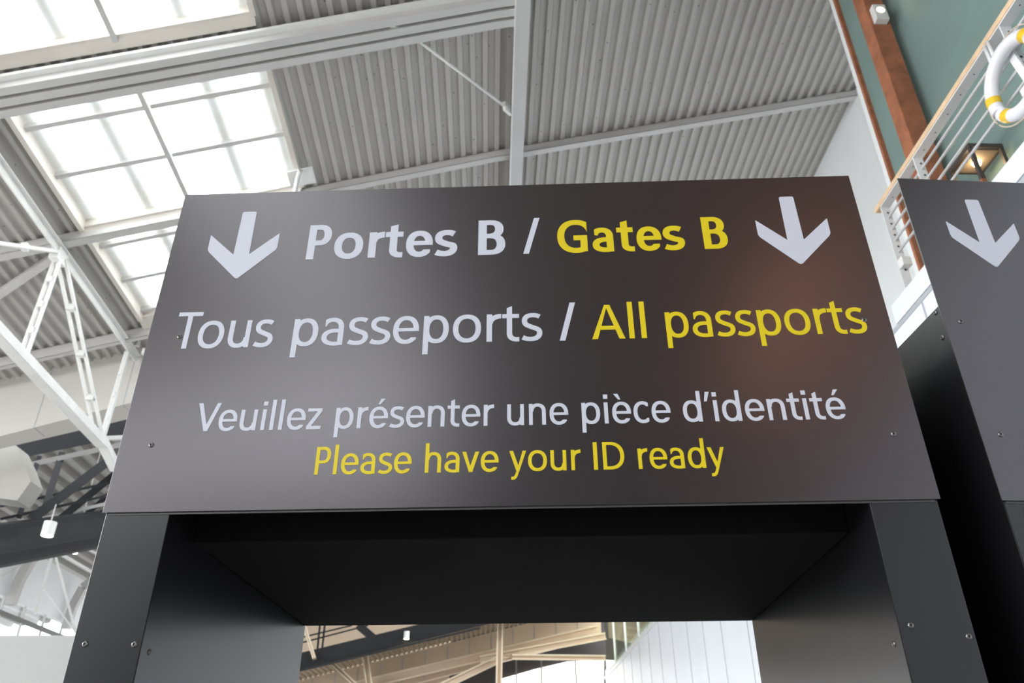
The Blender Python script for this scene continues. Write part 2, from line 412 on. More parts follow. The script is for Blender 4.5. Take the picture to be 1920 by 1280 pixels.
# ================================================================== TRUSS at the left
XT = -6.9
ts = HE('roof_truss', XT, 10.4, 7.4)
tag(ts, 'white steel truss with double web bars beneath the roof, left of the sign', 'truss')
def TZ(y): return RZ(XT, y) - 0.17
q = MB(H); q.bar((XT, -6, TZ(-6)), (XT, 13.62, TZ(13.62)), 0.20, 0.02); q.bar((XT + .03, -6, TZ(-6) - .07), (XT + .03, 13.62, TZ(13.62) - .07), 0.02, 0.14)
q.build('top_chord', M['truss'], ts)
def LZ(y): return 7.34 + (y - 9.75) * (-0.045)
q = MB(H); q.bar((XT, -6, LZ(-6)), (XT, 13.3, LZ(13.3)), 0.19, 0.16)
q.build('bottom_chord', M['truss'], ts, bevel=.01)
q = MB(H); q.bar((XT, 13.28, LZ(13.3) + .02), (XT + .02, 13.95, LZ(13.3) - .22), 0.17, 0.13); q.build('end_piece', M['truss'], ts, bevel=.01)
def web(y0, z0, y1, z1, wd=0.05, gap=0.09, nmn='web_member'):
    q = MB(H)
    for sgn in (-1, 1):
        q.bar((XT + sgn * gap / 2, y0, z0), (XT + sgn * gap / 2, y1, z1), 0.045, wd)
    n = 3
    for k in range(1, n + 1):
        f_ = k / (n + 1); y = y0 + (y1 - y0) * f_; z = z0 + (z1 - z0) * f_
        q.box(XT - gap / 2, XT + gap / 2, y - .05, y + .05, z - .05, z + .05)
    q.build(nmn, M['truss'], ts)
web(10.42, TZ(10.42) - .12, 10.40, LZ(10.4))
web(10.50, TZ(10.5) - .12, 13.15, LZ(13.1), gap=.13)
web(10.30, TZ(10.3) - .12, 7.55, LZ(7.55))
web(13.28, TZ(13.28) - .12, 13.22, LZ(13.2), gap=.04, wd=.07)
web(7.5, TZ(7.5) - .12, 7.5, LZ(7.5))
q = MB(H); q.box(XT - .07, XT + .07, 10.28, 10.56, TZ(10.4) - .24, TZ(10.4) - .02); q.build('node_plate', M['truss'], ts)
q = MB(H); q.bar((XT, 13.3, LZ(13.2) + .1), (XT + 0.9, 13.9, LZ(13.2) + .42), .07, .07); q.build('tie_bar', M['truss'], ts)
for dx, dz in ((0.14, 0.02), (.3, -.16)):
    q = MB(H); q.tube([(XT + dx, 13.3, TZ(13.3) + dz), (XT + dx, 13.3, TZ(13.3) + dz + .12)], .045, 10); q.build('bolt', M['truss'], ts)
cb = MB(H); cb.bar((-10.2, 12.4, RZ(-10.2, 12.4) - .12), (-7.0, 10.55, RZ(-7, 10.55) - .12), .12, .1)
tag(cb.build('roof_brace', M['beam']), 'grey flat brace lying against the roof ribs left of the truss', 'brace')

# ================================================================== GATE PORTALS WITH THEIR SIGNS
def clip(poly, a, bb, c):       # keep a*x + b*y <= c
    o = []; n = len(poly)
    for i in range(n):
        p, q_ = poly[i], poly[(i + 1) % n]
        dp = a * p[0] + bb * p[1] - c; dq = a * q_[0] + bb * q_[1] - c
        if dp <= 0: o.append(p)
        if (dp < 0 < dq) or (dq < 0 < dp):
            t_ = dp / (dp - dq); o.append((p[0] + t_ * (q_[0] - p[0]), p[1] + t_ * (q_[1] - p[1])))
    return o if len(o) > 2 else None
def ring(x0, x1, y0, y1, wv, wh, a0=0, a1=360, n=48, e=2.25, cl=()):
    cx, cy, rx, ry = (x0 + x1) / 2, (y0 + y1) / 2, (x1 - x0) / 2, (y1 - y0) / 2
    def pt(rx_, ry_, t_):
        c, s_ = math.cos(t_), math.sin(t_)
        k = (abs(c) ** e + abs(s_) ** e) ** (-1 / e)
        return (cx + rx_ * c * k, cy + ry_ * s_ * k)
    out_ = []; m_ = max(4, int(n * (a1 - a0) / 360))
    for i in range(m_):
        t0 = math.radians(a0 + (a1 - a0) * i / m_); t1 = math.radians(a0 + (a1 - a0) * (i + 1) / m_)
        qd = [pt(rx, ry, t0), pt(rx, ry, t1), pt(rx - wv, ry - wh, t1), pt(rx - wv, ry - wh, t0)]
        for c_ in cl:
            if qd: qd = clip(qd, *c_)
        if qd: out_.append(qd)
    return out_
def rc(x0, y0, x1, y1): return [(x0, y0), (x1, y0), (x1, y1), (x0, y1)]
def bez(segs, w0, wh, n=10):
    pts = []
    for (p0, c0, c1, p1) in segs:
        for i in range(n + (1 if segs[-1][3] == p1 else 0)):
            t_ = i / n; u_ = 1 - t_
            pts.append(tuple(u_**3 * p0[k] + 3 * u_*u_ * t_ * c0[k] + 3 * u_ * t_*t_ * c1[k] + t_**3 * p1[k] for k in (0, 1)))
    L = []; R_ = []
    for i, p in enumerate(pts):
        a_ = pts[max(0, i - 1)]; c_ = pts[min(len(pts) - 1, i + 1)]
        dx, dy = c_[0] - a_[0], c_[1] - a_[1]; l = math.hypot(dx, dy); dx /= l; dy /= l
        hw = (wh + (w0 - wh) * abs(dy) ** 1.2) / 2
        L.append((p[0] - dy * hw, p[1] + dx * hw)); R_.append((p[0] + dy * hw, p[1] - dx * hw))
    return [[L[i], L[i + 1], R_[i + 1], R_[i]] for i in range(len(pts) - 1)]
def glyph(ch, w, h):
    """polygons and advance width, cap height 1"""
    X = 0.735; ov = 0.012; b_ = 0.0
    s_ = 0.09
    def arch(x0, x1, top, wv=w, foot=0.0):
        cx = (x0 + x1) / 2
        g_ = ring(x0, x1, top - 0.56, top, wv, h, 0, 180)
        return g_ + [rc(x1 - wv, foot, x1, top - 0.28)]
    if ch == ' ': return [], 0.40
    if ch == 'l': return [rc(s_, 0, s_ + w, 1.075)], 2 * s_ + w
    if ch == 'I': return [rc(s_ + .02, 0, s_ + .02 + w * 1.05, 1)], 2 * s_ + w + .04
    if ch == 'i': return [rc(s_, 0, s_ + w, X), rc(s_ - .008, .865, s_ + w + .008, 1.015)], 2 * s_ + w
    if ch == 'n': R_ = s_ + .60 + (w - .13) * .5; return [rc(s_, 0, s_ + w * .96, X)] + arch(s_ + w * .15, R_, X + ov), R_ + s_ - .01
    if ch == 'h': R_ = s_ + .60 + (w - .13) * .5; return [rc(s_, 0, s_ + w, 1.075)] + arch(s_ + w * .15, R_, X + ov), R_ + s_ - .01
    if ch == 'u':
        g_, a_ = glyph('n', w, h); xm = a_
        return [[(xm - x, X - y) for (x, y) in p] for p in g_], a_
    if ch == 'r':
        xr = s_ + .37 + (w - .13) * .4
        return [rc(s_, 0, s_ + w, X)] + ring(s_ + w * .1, s_ + .78 + (w - .13), X + ov - .56, X + ov, w, h * 1.12, 60, 180, cl=((1, 0, xr),)), xr + .01
    if ch in 'oeéèc':
        wd = (.72 if ch == 'o' else .665 if ch != 'c' else .66) + (w - .13) * .4; x0 = .055; x1 = x0 + wd; yb0, yt = -ov, X + ov
        if ch == 'o': return ring(x0, x1, yb0, yt, w, h), wd + .11
        if ch == 'c': return ring(x0, x1, yb0, yt, w, h, cl=((1, 0, x0 + wd * .5),)) + ring(x0, x1, yb0, yt, w, h, cl=((1, 0, x0 + wd * .80), (-1, 0, -(x0 + wd * .49)), (0, 1, .05 + h))) + ring(x0, x1, yb0, yt, w, h, cl=((1, 0, x0 + wd * .80), (-1, 0, -(x0 + wd * .49)), (0, -1, -(X - .05 - h)))), wd * .80 + .11
        bm_ = 0.325
        g_ = ring(x0, x1, yb0, yt, w, h, cl=((0, -1, -bm_),)) + ring(x0, x1, yb0, yt, w, h, cl=((0, 1, bm_), (1, 0, x0 + wd * .55))) + ring(x0, x1, yb0, yt, w, h, cl=((0, 1, .05 + h), (1, 0, x0 + wd * .91), (-1, 0, -(x0 + wd * .5))))
        g_ += [rc(x0 + w * .6, bm_, x1 - .004, bm_ + h * .82)]
        if ch == 'é': g_ += [[(.34, .83), (.42, .83), (.585, 1.03), (.43, 1.03)]]
        if ch == 'è': g_ += [[(.30, .83), (.38, .83), (.29, 1.03), (.135, 1.03)]]
        return g_, wd + .085
    if ch in 'pd':
        wd = .65 + (w - .13) * .4
        g_ = ring(s_ + w * .08, s_ + wd, -ov, X + ov, w, h)
        if ch == 'p': return g_ + [rc(s_, -.30, s_ + w, X)], s_ + wd + .055
        g_ += [rc(s_, 0, s_ + w, 1.075)]
        mx_ = s_ + wd + .055
        return [[(mx_ - x, y) for (x, y) in p] for p in g_], mx_
    if ch == 'a':
        x0 = .07; R_ = x0 + .535 + (w - .13) * .5
        g_ = [rc(R_ - w, 0, R_, .47)]
        g_ += ring(x0 - .06, R_, X + ov - .56, X + ov, w, h, 0, 165, cl=((-1, 0, -(x0 + .045)),))
        g_ += ring(x0 - .02, R_ + .16, -ov, .445, w * .98, h * .92, cl=((1, 0, R_ - w * .5),))
        return g_, R_ + .085
    if ch == 's':
        k = (w - .13) * .5
        T_ = lambda x, y: (.045 + x * (1 + k), y)
        hh = h / 2; t1 = X + ov - hh; b1 = -ov + hh
        sg = [((.455, t1 - .045), (.40, t1 - .012), (.34, t1), (.275, t1)), ((.275, t1), (.14, t1), (.068, t1 - .06), (.068, t1 - .155)),
              ((.068, t1 - .155), (.068, t1 - .27), (.175, t1 - .285), (.265, t1 - .33)), ((.265, t1 - .33), (.375, t1 - .37), (.452, b1 + .26), (.452, b1 + .165)),
              ((.452, b1 + .165), (.452, b1 + .05), (.34, b1), (.225, b1)), ((.225, b1), (.15, b1), (.08, b1 + .015), (.02, b1 + .05))]
        sg = [tuple(T_(*p) for p in q_) for q_ in sg]
        return bez(sg, w * .98, h), .57 + k
    if ch == 't':
        x0 = .135; g_ = [[(x0, .18), (x0 + w, .18), (x0 + w, .955), (x0, .90)], rc(.015, X - h, .45 + (w - .13) * .4, X)]
        g_ += ring(x0, x0 + .52 + (w - .13), -ov, .44, w, h, 180, 300, cl=((1, 0, .45 + (w - .13) * .6),))
        return g_, .475 + (w - .13) * .5
    if ch == 'z': return [rc(.03, 0, .55, h), rc(.03, X - h, .55, X), [(.03, h * .9), (.19, h * .9), (.55, X - h * .9), (.39, X - h * .9)]], .585
    if ch == 'v': return [[(.01, X), (.01 + w * 1.05, X), (.35, .13), (.30, 0), (.275, 0)], [(.65, X), (.65 - w * 1.02, X), (.29, .13), (.275, 0), (.405, 0)]], .66
    if ch == 'y':
        return [[(.01, X), (.01 + w * 1.05, X), (.39, .10), (.37, -.02), (.27, .02)],
                [(.66, X), (.66 - w, X), (.30, .04), (.25, -.10), (.38, -.02)],
                [(.38, -.02), (.275, .0), (.225, -.13), (.30, -.22)], [(.225, -.13), (.30, -.22), (.22, -.292), (.17, -.195)],
                [(.17, -.195), (.22, -.292), (.14, -.305), (.075, -.298), (.085, -.195)]], .67
    if ch == 'V': return [[(.01, 1), (.01 + w * 1.12, 1), (.46, .15), (.41, 0), (.365, 0)], [(.85, 1), (.85 - w * 1.08, 1), (.40, .15), (.365, 0), (.50, 0)]], .80
    if ch == 'A': return [[(.02, 0), (.02 + w * 1.1, 0), (.475, 1), (.395, 1)], [(.90, 0), (.90 - w * 1.12, 0), (.415, 1), (.54, 1)], rc(.20, .265, .72, .265 + h)], .92
    if ch == 'T': return [rc(.02, 1 - h, .71, 1), rc(.365 - w / 2, 0, .365 + w / 2, 1)], .64
    if ch == 'P':
        R_ = .655 + (w - .13) * .5
        return [rc(s_, 0, s_ + w, 1), rc(s_, 1 - h * .95, s_ + .30, 1), rc(s_, .40, s_ + .30, .40 + h * .95)] + ring(s_ + .30 - (R_ - s_ - .30), R_, .40, 1, w, h * .95, -90, 90), R_ + .05
    if ch == 'B':
        R_ = .675 + (w - .13) * .5
        return ([rc(s_, 0, s_ + w, 1), rc(s_, 1 - h * .9, s_ + .30, 1), rc(s_, .475, s_ + .32, .475 + h * .85), rc(s_, 0, s_ + .32, h * .9)]
                + ring(s_ + .28 - (R_ - .04 - s_ - .28), R_ - .04, .475, 1, w, h * .9, -90, 90) + ring(s_ + .30 - (R_ - s_ - .30), R_, 0, .475 + h * .85, w, h * .9, -90, 90)), R_ + .06
    if ch == 'D':
        R_ = .86
        return [rc(s_, 0, s_ + w, 1), rc(s_, 1 - h, s_ + .30, 1), rc(s_, 0, s_ + .30, h)] + ring(s_ + .26 - (R_ - s_ - .26), R_, 0, 1, w, h, -90, 90), R_ + .06
    if ch == 'G':
        x1 = .86 + (w - .13) * .5
        g_ = ring(.055, 1.02 + (w - .13), -.014, 1.014, w * 1.02, h, cl=((1, 0, x1 - .015), (-1, 1, .70 + .35))) if False else ring(.055, 1.04 + (w - .13), -.014, 1.014, w * 1.02, h, cl=((1, 0, x1),))
        return g_ + [rc(x1 - w, .03, x1, .525), rc(x1 - w - .19, .525 - h, x1, .525)], x1 + .09
    if ch == '/': return [[(0, 0), (w * 1.05, 0), (w * 1.05 + .30, 1.075), (.30, 1.075)]], .5
    if ch == "'": return [[(.035, .70), (.13, .70), (.245, 1.035), (.10, 1.035)]], .25
    return [], .3
def text_polys(s_, w, h):
    out_ = []; x = 0
    for ch in s_:
        g_, a_ = glyph(ch, w, h)
        out_ += [[(px + x, py) for px, py in p] for p in g_]; x += a_
    return out_
def lettering(word, x0, x1, base, cap, bold, m, parent, T, label):
    w_, h_ = (.195, .150) if bold else (.140, .112)
    ps = text_polys(word, w_, h_)
    mn = min(p[0] for q_ in ps for p in q_); mxx = max(p[0] for q_ in ps for p in q_)
    k = (x1 - x0) / (mxx - mn)
    V_, F_ = [], []
    for p in ps:
        ar = sum(p[i][0] * p[(i + 1) % len(p)][1] - p[(i + 1) % len(p)][0] * p[i][1] for i in range(len(p)))
        if abs(ar) < 1e-7: continue
        if ar < 0: p = p[::-1]
        F_.append(list(range(len(V_), len(V_) + len(p)))); V_ += [Vector((x0 + (a_ - mn) * k, base + c_ * cap)) for a_, c_ in p]
    vo, eo, fo, _, _, of = delaunay_2d_cdt([v * 100 for v in V_], [], F_, 0, 1e-5)
    keep = [tuple(f) for f, q_ in zip(fo, of) if len(q_)]
    n_ = len(vo); front = [(v.x / 100, -0.0009, v.y / 100) for v in vo]; back = [(v.x / 100, -0.0001, v.y / 100) for v in vo]
    cnt = {}
    for f in keep:
        for i in range(len(f)): cnt[(f[i], f[(i + 1) % len(f)])] = 1
    sides = [(a_, c_, c_ + n_, a_ + n_) for (a_, c_) in cnt if (c_, a_) not in cnt]
    mb = MB(T); mb.add(front + back, keep + sides)
    me = bpy.data.meshes.new('lettering'); me.from_pydata(mb.v, [], mb.f); me.update(); me.materials.append(m)
    o = bpy.data.objects.new('lettering', me); COL.objects.link(o); o.parent = parent; o.matrix_parent_inverse = parent.matrix_world.inverted()
    o['label'] = label
    return o
def rounded(poly, rads, n=5):
    out_ = []; N = len(poly)
    for i, p in enumerate(poly):
        r_ = rads[i]
        if not r_: out_.append(p); continue
        a_ = Vector(poly[i - 1]) - Vector(p); c_ = Vector(poly[(i + 1) % N]) - Vector(p)
        la = a_.normalized() * r_; lc = c_.normalized() * r_; P_ = Vector(p)
        for k in range(n + 1):
            t_ = k / n; v_ = (P_ + la) * (1 - t_) ** 2 + P_ * 2 * t_ * (1 - t_) + (P_ + lc) * t_ * t_; out_.append((v_.x, v_.y))
    return out_
def arrow(cx, parent, T, label):
    # shaft top z 3.108, wings 3.025 / 2.971, point 2.870
    pts = [(-.0205, 3.108), (.0205, 3.108), (.0225, 2.9535), (.100, 3.026), (.100, 2.970), (0, 2.868), (-.100, 2.970), (-.100, 3.026), (-.0225, 2.9535)]
    rd = [.006, .006, .002, .003, .010, .010, .010, .003, .002]
    poly = rounded(pts, rd)
    poly = poly[::-1]
    mb = MB(T); mb.prism([(cx + a_, c_) for a_, c_ in poly], -0.0009, -0.0002, lambda a_, c_, d: (a_, d, c_))
    # concave outline: rebuild the caps as triangles
    o = mb.build('arrow', M['white_vinyl'], parent)
    bm = bmesh.new(); bm.from_mesh(o.data); bmesh.ops.triangulate(bm, faces=[f for f in bm.faces if len(f.verts) > 4]); bm.to_mesh(o.data); bm.free()
    o['label'] = label
    return o
def screw(T, p, axis, parent):
    """dome head screw; axis = outward direction in the portal frame"""
    ax = Vector(axis); ref = Vector((0, 0, 1)); e = ax.cross(ref).normalized(); g_ = e.cross(ax)
    mb = MB(T); n = 16; prof = [(.0068, 0), (.0068, .0008), (.0058, .0022), (.0036, .0032), (.0030, .0032), (.0028, .0014)]
    v = []; f = []
    for (r_, d_) in prof:
        for k in range(n):
            t_ = 2 * math.pi * k / n
            v.append(Vector(p) + ax * d_ + e * r_ * math.cos(t_) + g_ * r_ * math.sin(t_))
    for i in range(len(prof) - 1):
        for k in range(n): f.append((i * n + k, i * n + (k + 1) % n, (i + 1) * n + (k + 1) % n, (i + 1) * n + k))
    mb.add(v, f); o = mb.build('screw', M['screw'], parent, smooth=True)
    mb = MB(T); mb.add([Vector(p) + ax * .0015 + e * .0029 * math.cos(2 * math.pi * k / 6) + g_ * .0029 * math.sin(2 * math.pi * k / 6) for k in range(6)], [tuple(range(6))])
    mb.build('socket', M['screw_hole'], o)

SW = 1.955
def portal(loc, rz, x_left, label, texts, arrows, screws_x):
    t_ = empty('gate_portal', loc, rz); tag(t_, label, 'gate')
    mw = t_.matrix_world.copy()
    def T(p): return mw @ Vector(p)
    xl = x_left; xr = x_left + SW
    zt = 2.745; DEP = 1.24; zu = 2.178
    # left and right pillars as folded panels, lintel box behind the sign
    def bxp(nm, x0, x1, y0, y1, z0, z1, bev=.002, m=M['black']):
        q_ = MB(T); q_.box(x0, x1, y0, y1, z0, z1); return q_.build(nm, m, t_, bevel=bev)
    pw = 0.155
    o1 = bxp('pillar', xl + .006, xl + .006 + pw, .006, DEP, 0, zt); o2 = bxp('pillar', xr - .006 - pw, xr - .006, .006, DEP, 0, zt)
    bxp('lintel', xl + .007 + pw, xr - .007 - pw, .16, DEP - .001, zu, zt - .002, m=M['matte_black'])
    # front cover strips of the pillars
    q_ = MB(T); q_.box(xl, xr, 0, .004, 2.205, 3.181); sg_ = q_.build('sign_panel', M['sign'], t_, bevel=.0008)
    q_ = MB(T); q_.box(xl + .012, xr - .012, .0045, .0062, 2.2, 2.209); q_.build('backing_strip', M['edge'], t_)
    for (wd_, x0, x1, base, cap, bold, yel) in texts:
        lettering(wd_, x0, x1, base, cap, bold, M['yellow_vinyl'] if yel else M['white_vinyl'], sg_, T,
                  ('yellow' if yel else 'white') + ' lettering reading ' + (wd_ if wd_ != '/' else 'slash'))
    for ax_ in arrows: arrow(ax_, sg_, T, 'white arrow pointing down')
    for (sx_, sz_) in screws_x: screw(T, (sx_, 0, sz_), (0, -1, 0), t_)
    for (sx_, sz_) in ((xl + .035, 1.911), (xl + .145, 1.909), (xr - .135, 1.930), (xr - .02, 1.906)): screw(T, (sx_, .006, sz_), (0, -1, 0), t_)
    screw(T, (xl + .006 + pw, .05, 1.90), (1, 0, 0), t_); screw(T, (xr - .006 - pw, .05, 1.90), (-1, 0, 0), t_)
    for (sy_, sz_) in ((.03, 2.735), (.033, 2.66)): screw(T, (xl + .006, sy_, sz_), (-1, 0, 0), t_)
    return t_
B1, B2, B3, B4 = 2.930, 2.6495, 2.4100, 2.2905
TX = [('Portes', -.584, -.157, B1, .1215, 1, 0), ('B', -.0985, -.022, B1, .1215, 1, 0), ('/', .028, .076, B1, .117, 0, 0), ('Gates', .1245, .479, B1, .1125, 1, 1), ('B', .531, .598, B1, .1115, 1, 1),
      ('Tous', -.9069, -.6392, B2, .1135, 0, 0), ('passeports', -.5866, .0753, B2, .1135, 0, 0), ('/', .1199, .1646, B2 - .002, .109, 0, 0), ('All', .2044, .3469, B2, .105, 0, 1), ('passports', .3987, .9152, B2, .105, 0, 1),
      ('Veuillez', -.7991, -.4811, B3, .0775, 0, 0), ('présenter', -.4460, -.0499, B3, .0775, 0, 0), ('une', -.0174, .1338, B3, .0775, 0, 0), ('pièce', .1670, .3854, B3, .0775, 0, 0), ("d'identité", .4158, .8108, B3, .0775, 0, 0),
      ('Please', -.4823, -.2481, B4, .0715, 0, 1), ('have', -.2154, -.0380, B4, .0705, 0, 1), ('your', -.0123, .1591, B4, .0705, 0, 1), ('ID', .1893, .2631, B4, .0705, 0, 1), ('ready', .2956, .5018, B4, .0705, 0, 1)]
portal((0.0045, 1.8, 0), math.radians(-2.0455), -SW / 2, 'dark taupe gate portal with sign reading Portes B and All passports', TX, (-.7705, .7835),
       ((-.892, 2.687), (-.898, 2.376), (.912, 2.689), (.910, 2.368)))
portal((1.128, 1.777, 0), math.radians(3.6), 0.0, 'dark portal cut by the right edge with only a white arrow showing', [], (.2005,),
       ((.046, 2.690), (.05, 2.371)))

# ================================================================== WALKWAY, RAILING, LIFE RING, LANTERN, TIMBER POST
wd_ = MB(H); wd_.box(4.2, 5.0, -20, 7.0, 5.93, 6.15); wk = tag(wd_.build('walkway_slab', M['white_panel']), 'white edge slab of the upper walkway beneath the railing', 'walkway')
wd_ = MB(H); wd_.box(4.42, 6.5, 7.0, 33, 6.0, 6.13); tag(wd_.build('floor_upper', M['white_panel']), kind='structure')

RX = 4.2
rl = HE('railing', RX, 4, 6.15); tag(rl, 'white horizontal-rod railing with a pale wooden handrail along the upper walkway', 'railing')
Y0R = -6.0
q = MB(H); q.box(RX - .045, RX + .045, Y0R, 6.74, 7.185, 7.245); q.build('handrail', M['pale_wood'], rl, bevel=.012)
q = MB(H); q.box(RX - .035, RX + .07, Y0R, 6.62, 7.172, 7.184); pf = q.build('perforated_strip', M['rail'], rl)
yy = 6.45
while yy > 1.5:
    hq = MB(H); hq.tube([(RX + .025, yy, 7.1725), (RX + .025, yy, 7.1695)], .007, 8); yy -= .235
    hq.build('screw', M['hole'], pf)
for zz in (7.03, 6.88, 6.73, 6.58):
    q = MB(H); q.tube([(RX + .02, Y0R, zz), (RX + .02, 6.66, zz)], .013, 10); q.build('rod', M['rail'], rl, smooth=True)
for py in (6.62, 5.86, 4.30, 2.7, 1.1, -.5, -2.1, -3.7):
    q = MB(H); q.box(RX - .03, RX + .065, py, py + .012, 6.15, 7.172); po = q.build('post', M['rail'], rl)
    for zz in (7.1, 6.95, 6.80, 6.65, 6.50, 6.35):
        q = MB(H); q.tube([(RX + .03, py - .003, zz), (RX + .03, py + .001, zz)], .012, 8); q.build('hole', M['hole'], po)
cbx = MB(H); cbx.box(4.17, 4.27, 6.53, 6.615, 6.36, 6.46); tag(cbx.build('junction_box', M['spot_box'], bevel=.006), 'small white box fixed low on the railing end post', 'box')

# life ring hanging outside the rods
rg = HE('life_ring', 4.11, 4.33, 6.75); tag(rg, 'white life ring with yellow bands hanging on the railing', 'life ring')
RC = Vector((4.10, 4.29, 6.56)); RR, rr = .30, .056
def ringpt(a_): return (RC.x, RC.y + RR * math.cos(a_), RC.z + RR * math.sin(a_))
q = MB(H); N = 96
q.tube([ringpt(2 * math.pi * k / N) for k in range(N)], rr, 20, closed=True); ro = q.build('float', M['ring_white'], rg, smooth=True)
for ac in (.06, -.80, 2.55, 3.5, 4.4):
    q = MB(H); q.tube([ringpt(ac - .13 + .26 * k / 10) for k in range(11)], rr + .0025, 20); q.build('band', M['ring_yellow'], rg, smooth=True)
q = MB(H)
lp = []
for k in range(97):
    a_ = 2 * math.pi * k / 96; r2 = RR + rr + .012 + .018 * abs(math.sin(2 * a_)); lp.append((RC.x - .005, RC.y + r2 * math.cos(a_), RC.z + r2 * math.sin(a_)))
q.tube(lp[:-1], .006, 6, closed=True); q.build('grab_line', M['rope'], rg, smooth=True)
bk_ = HE('ring_bracket', 4.15, 4.3, 7.1); tag(bk_, 'white steel bracket holding the life ring at the rail', 'bracket')
q = MB(H); q.tube([(4.15, 4.50, 7.16), (4.13, 4.48, 7.02), (4.10, 4.45, 6.86)], .016, 10); q.tube([(4.15, 4.45, 7.16), (4.13, 4.43, 7.02), (4.10, 4.40, 6.87)], .016, 10); q.build('hook', M['rail'], bk_, smooth=True)
q = MB(H); q.bar((4.175, 4.34, 7.0), (4.175, 4.26, 6.42), .07, .02, (1, 0, 0)); q.bar((4.17, 4.18, 6.44), (4.17, 4.36, 6.44), .05, .07); q.build('back_bar', M['rail'], bk_)

# lantern standing on the walkway
LX0, LX1, LY0, LY1, LZ0, LZT = 4.61, 4.91, 5.64, 5.99, 6.15, 7.10
ln = HE('lantern', (LX0 + LX1) / 2, (LY0 + LY1) / 2, LZ0); tag(ln, 'dark-framed square lantern with a warm lamp on the walkway', 'lantern')
for (x, y) in ((LX0, LY0), (LX1, LY0), (LX1, LY1), (LX0, LY1)):
    q = MB(H); q.box(x - .017, x + .017, y - .017, y + .017, LZ0 + .012, LZT); q.build('corner_post', M['lantern'], ln)
    q = MB(H); q.box(x - .022, x + .022, y - .022, y + .022, LZ0, LZ0 + .55); q.build('timber_foot', M['wood'], ln)
q = MB(H); q.box(LX0 - .02, LX1 + .02, LY0 - .02, LY1 + .02, LZT, LZT + .05); q.build('roof_frame', M['lantern'], ln)
q = MB(H); q.box(LX0 + .015, LX1 - .015, LY0 + .015, LY1 - .015, LZT - .006, LZT - .0005); q.build('roof_lining', M['lining'], ln)
q = MB(H)
cxl, cyl = (LX0 + LX1) / 2, (LY0 + LY1) / 2
q.tube([(cxl, cyl, LZT - .008), (cxl, cyl, LZT - .02), (cxl, cyl, LZT - .05), (cxl, cyl, LZT - .06)], [.035, .045, .035, .01], 16); q.build('lamp', M['lamp_lantern'], ln, smooth=True)
ld = bpy.data.lights.new('lantern_light', 'POINT'); ld.energy = 1.6; ld.color = (1, .72, .4); ld.shadow_soft_size = .05
lo_ = bpy.data.objects.new('lantern_light', ld); COL.objects.link(lo_); lo_.location = H((cxl, cyl, LZT - .12))

# timber posts against the green storey
for k, (py, lab) in enumerate(((6.45, 'reddish-brown square timber post behind the railing, nearest the sign'), (2.2, 'reddish-brown square timber post on the green storey, overhead'), (-2.2, 'reddish-brown square timber post on the green storey, behind the viewer'))):
    q = MB(H); q.box(4.64, 4.89, py, py + .20, 6.15, 12.2); tag(q.build('timber_post', M['wood'], bevel=.008), lab, 'post')
    for (za) in (9.97,):
        sp = HE('wall_spotlight', 4.76, py - .04, za)
        tag(sp, 'white square spotlight glowing on the timber post' + ('' if k == 0 else (' overhead' if k == 1 else ' behind the viewer')), 'spotlight')
        q = MB(H); q.box(4.675, 4.835, py - .09, py - .002, za - .03, za + .24); q.build('housing', M['spot_box'], sp, bevel=.006)
        q = MB(H); q.tube([(4.755, py - .091, za + .13), (4.755, py - .096, za + .13)], .048, 20); q.build('lens', M['lamp_warm'], sp)
        q = MB(H); q.tube([(4.755, py - .0905, za + .13), (4.755, py - .093, za + .13)], .058, 20); q.build('bezel', M['curb'], sp)

for k, (wy, lb) in enumerate(((-9.0, 'nearer'), (-12.0, 'farther'))):  # unseen warm lamps added to redden the reflection in the sign
    ww = HE('added_warm_lamp', 4.5, wy, 8.2); tag(ww, 'added warm lamp at the timber panel behind the viewer, the %s one' % lb, 'lamp')
    q = MB(H); q.box(4.20, 4.895, wy - .06, wy + .06, 9.3, 9.36); q.build('housing', M['spot_box'], ww)
    l_ = bpy.data.lights.new('added_warm_light', 'POINT'); l_.energy = 65; l_.color = (1, .52, .32); l_.shadow_soft_size = .15
    lo2 = bpy.data.objects.new('added_warm_light', l_); COL.objects.link(lo2); lo2.location = H((4.1, wy, 9.6))

# glass balustrade farther along the walkway
bl = HE('glass_balustrade', 4.2, 26, 6.1); tag(bl, 'greenish glass balustrade on the far upper walkway seen through the portal', 'balustrade')
for k in range(4):
    ya = 21 + 2.4 * k
    q = MB(H); q.box(4.15, 4.165, ya + .03, ya + 2.37, 5.75, 7.7); q.build('pane', M['glass_green'], bl)
    q = MB(H); q.box(4.12, 4.178, ya - .025, ya + .025, 5.70, 7.7); q.build('mullion', M['rail'], bl)

# ================================================================== FAR LEFT: dark steel bridge and the next hall
DS = M['dark_steel']
gb = HE('steel_bridge', -9, 17, 6.4); tag(gb, 'charcoal steel bridge with truss bars and railings at the lower left', 'bridge')
def far(px, py, Y):     # design point on the sight line where it meets hall depth Y
    d = fwd * 1496.4 + right * (px - 960) + up * (640 - py)
    n_ = HZ; t_ = (Y - CAM.dot(n_)) / d.dot(n_); P_ = CAM + d * t_
    return Vector((P_.dot(NX), Y, P_.z))
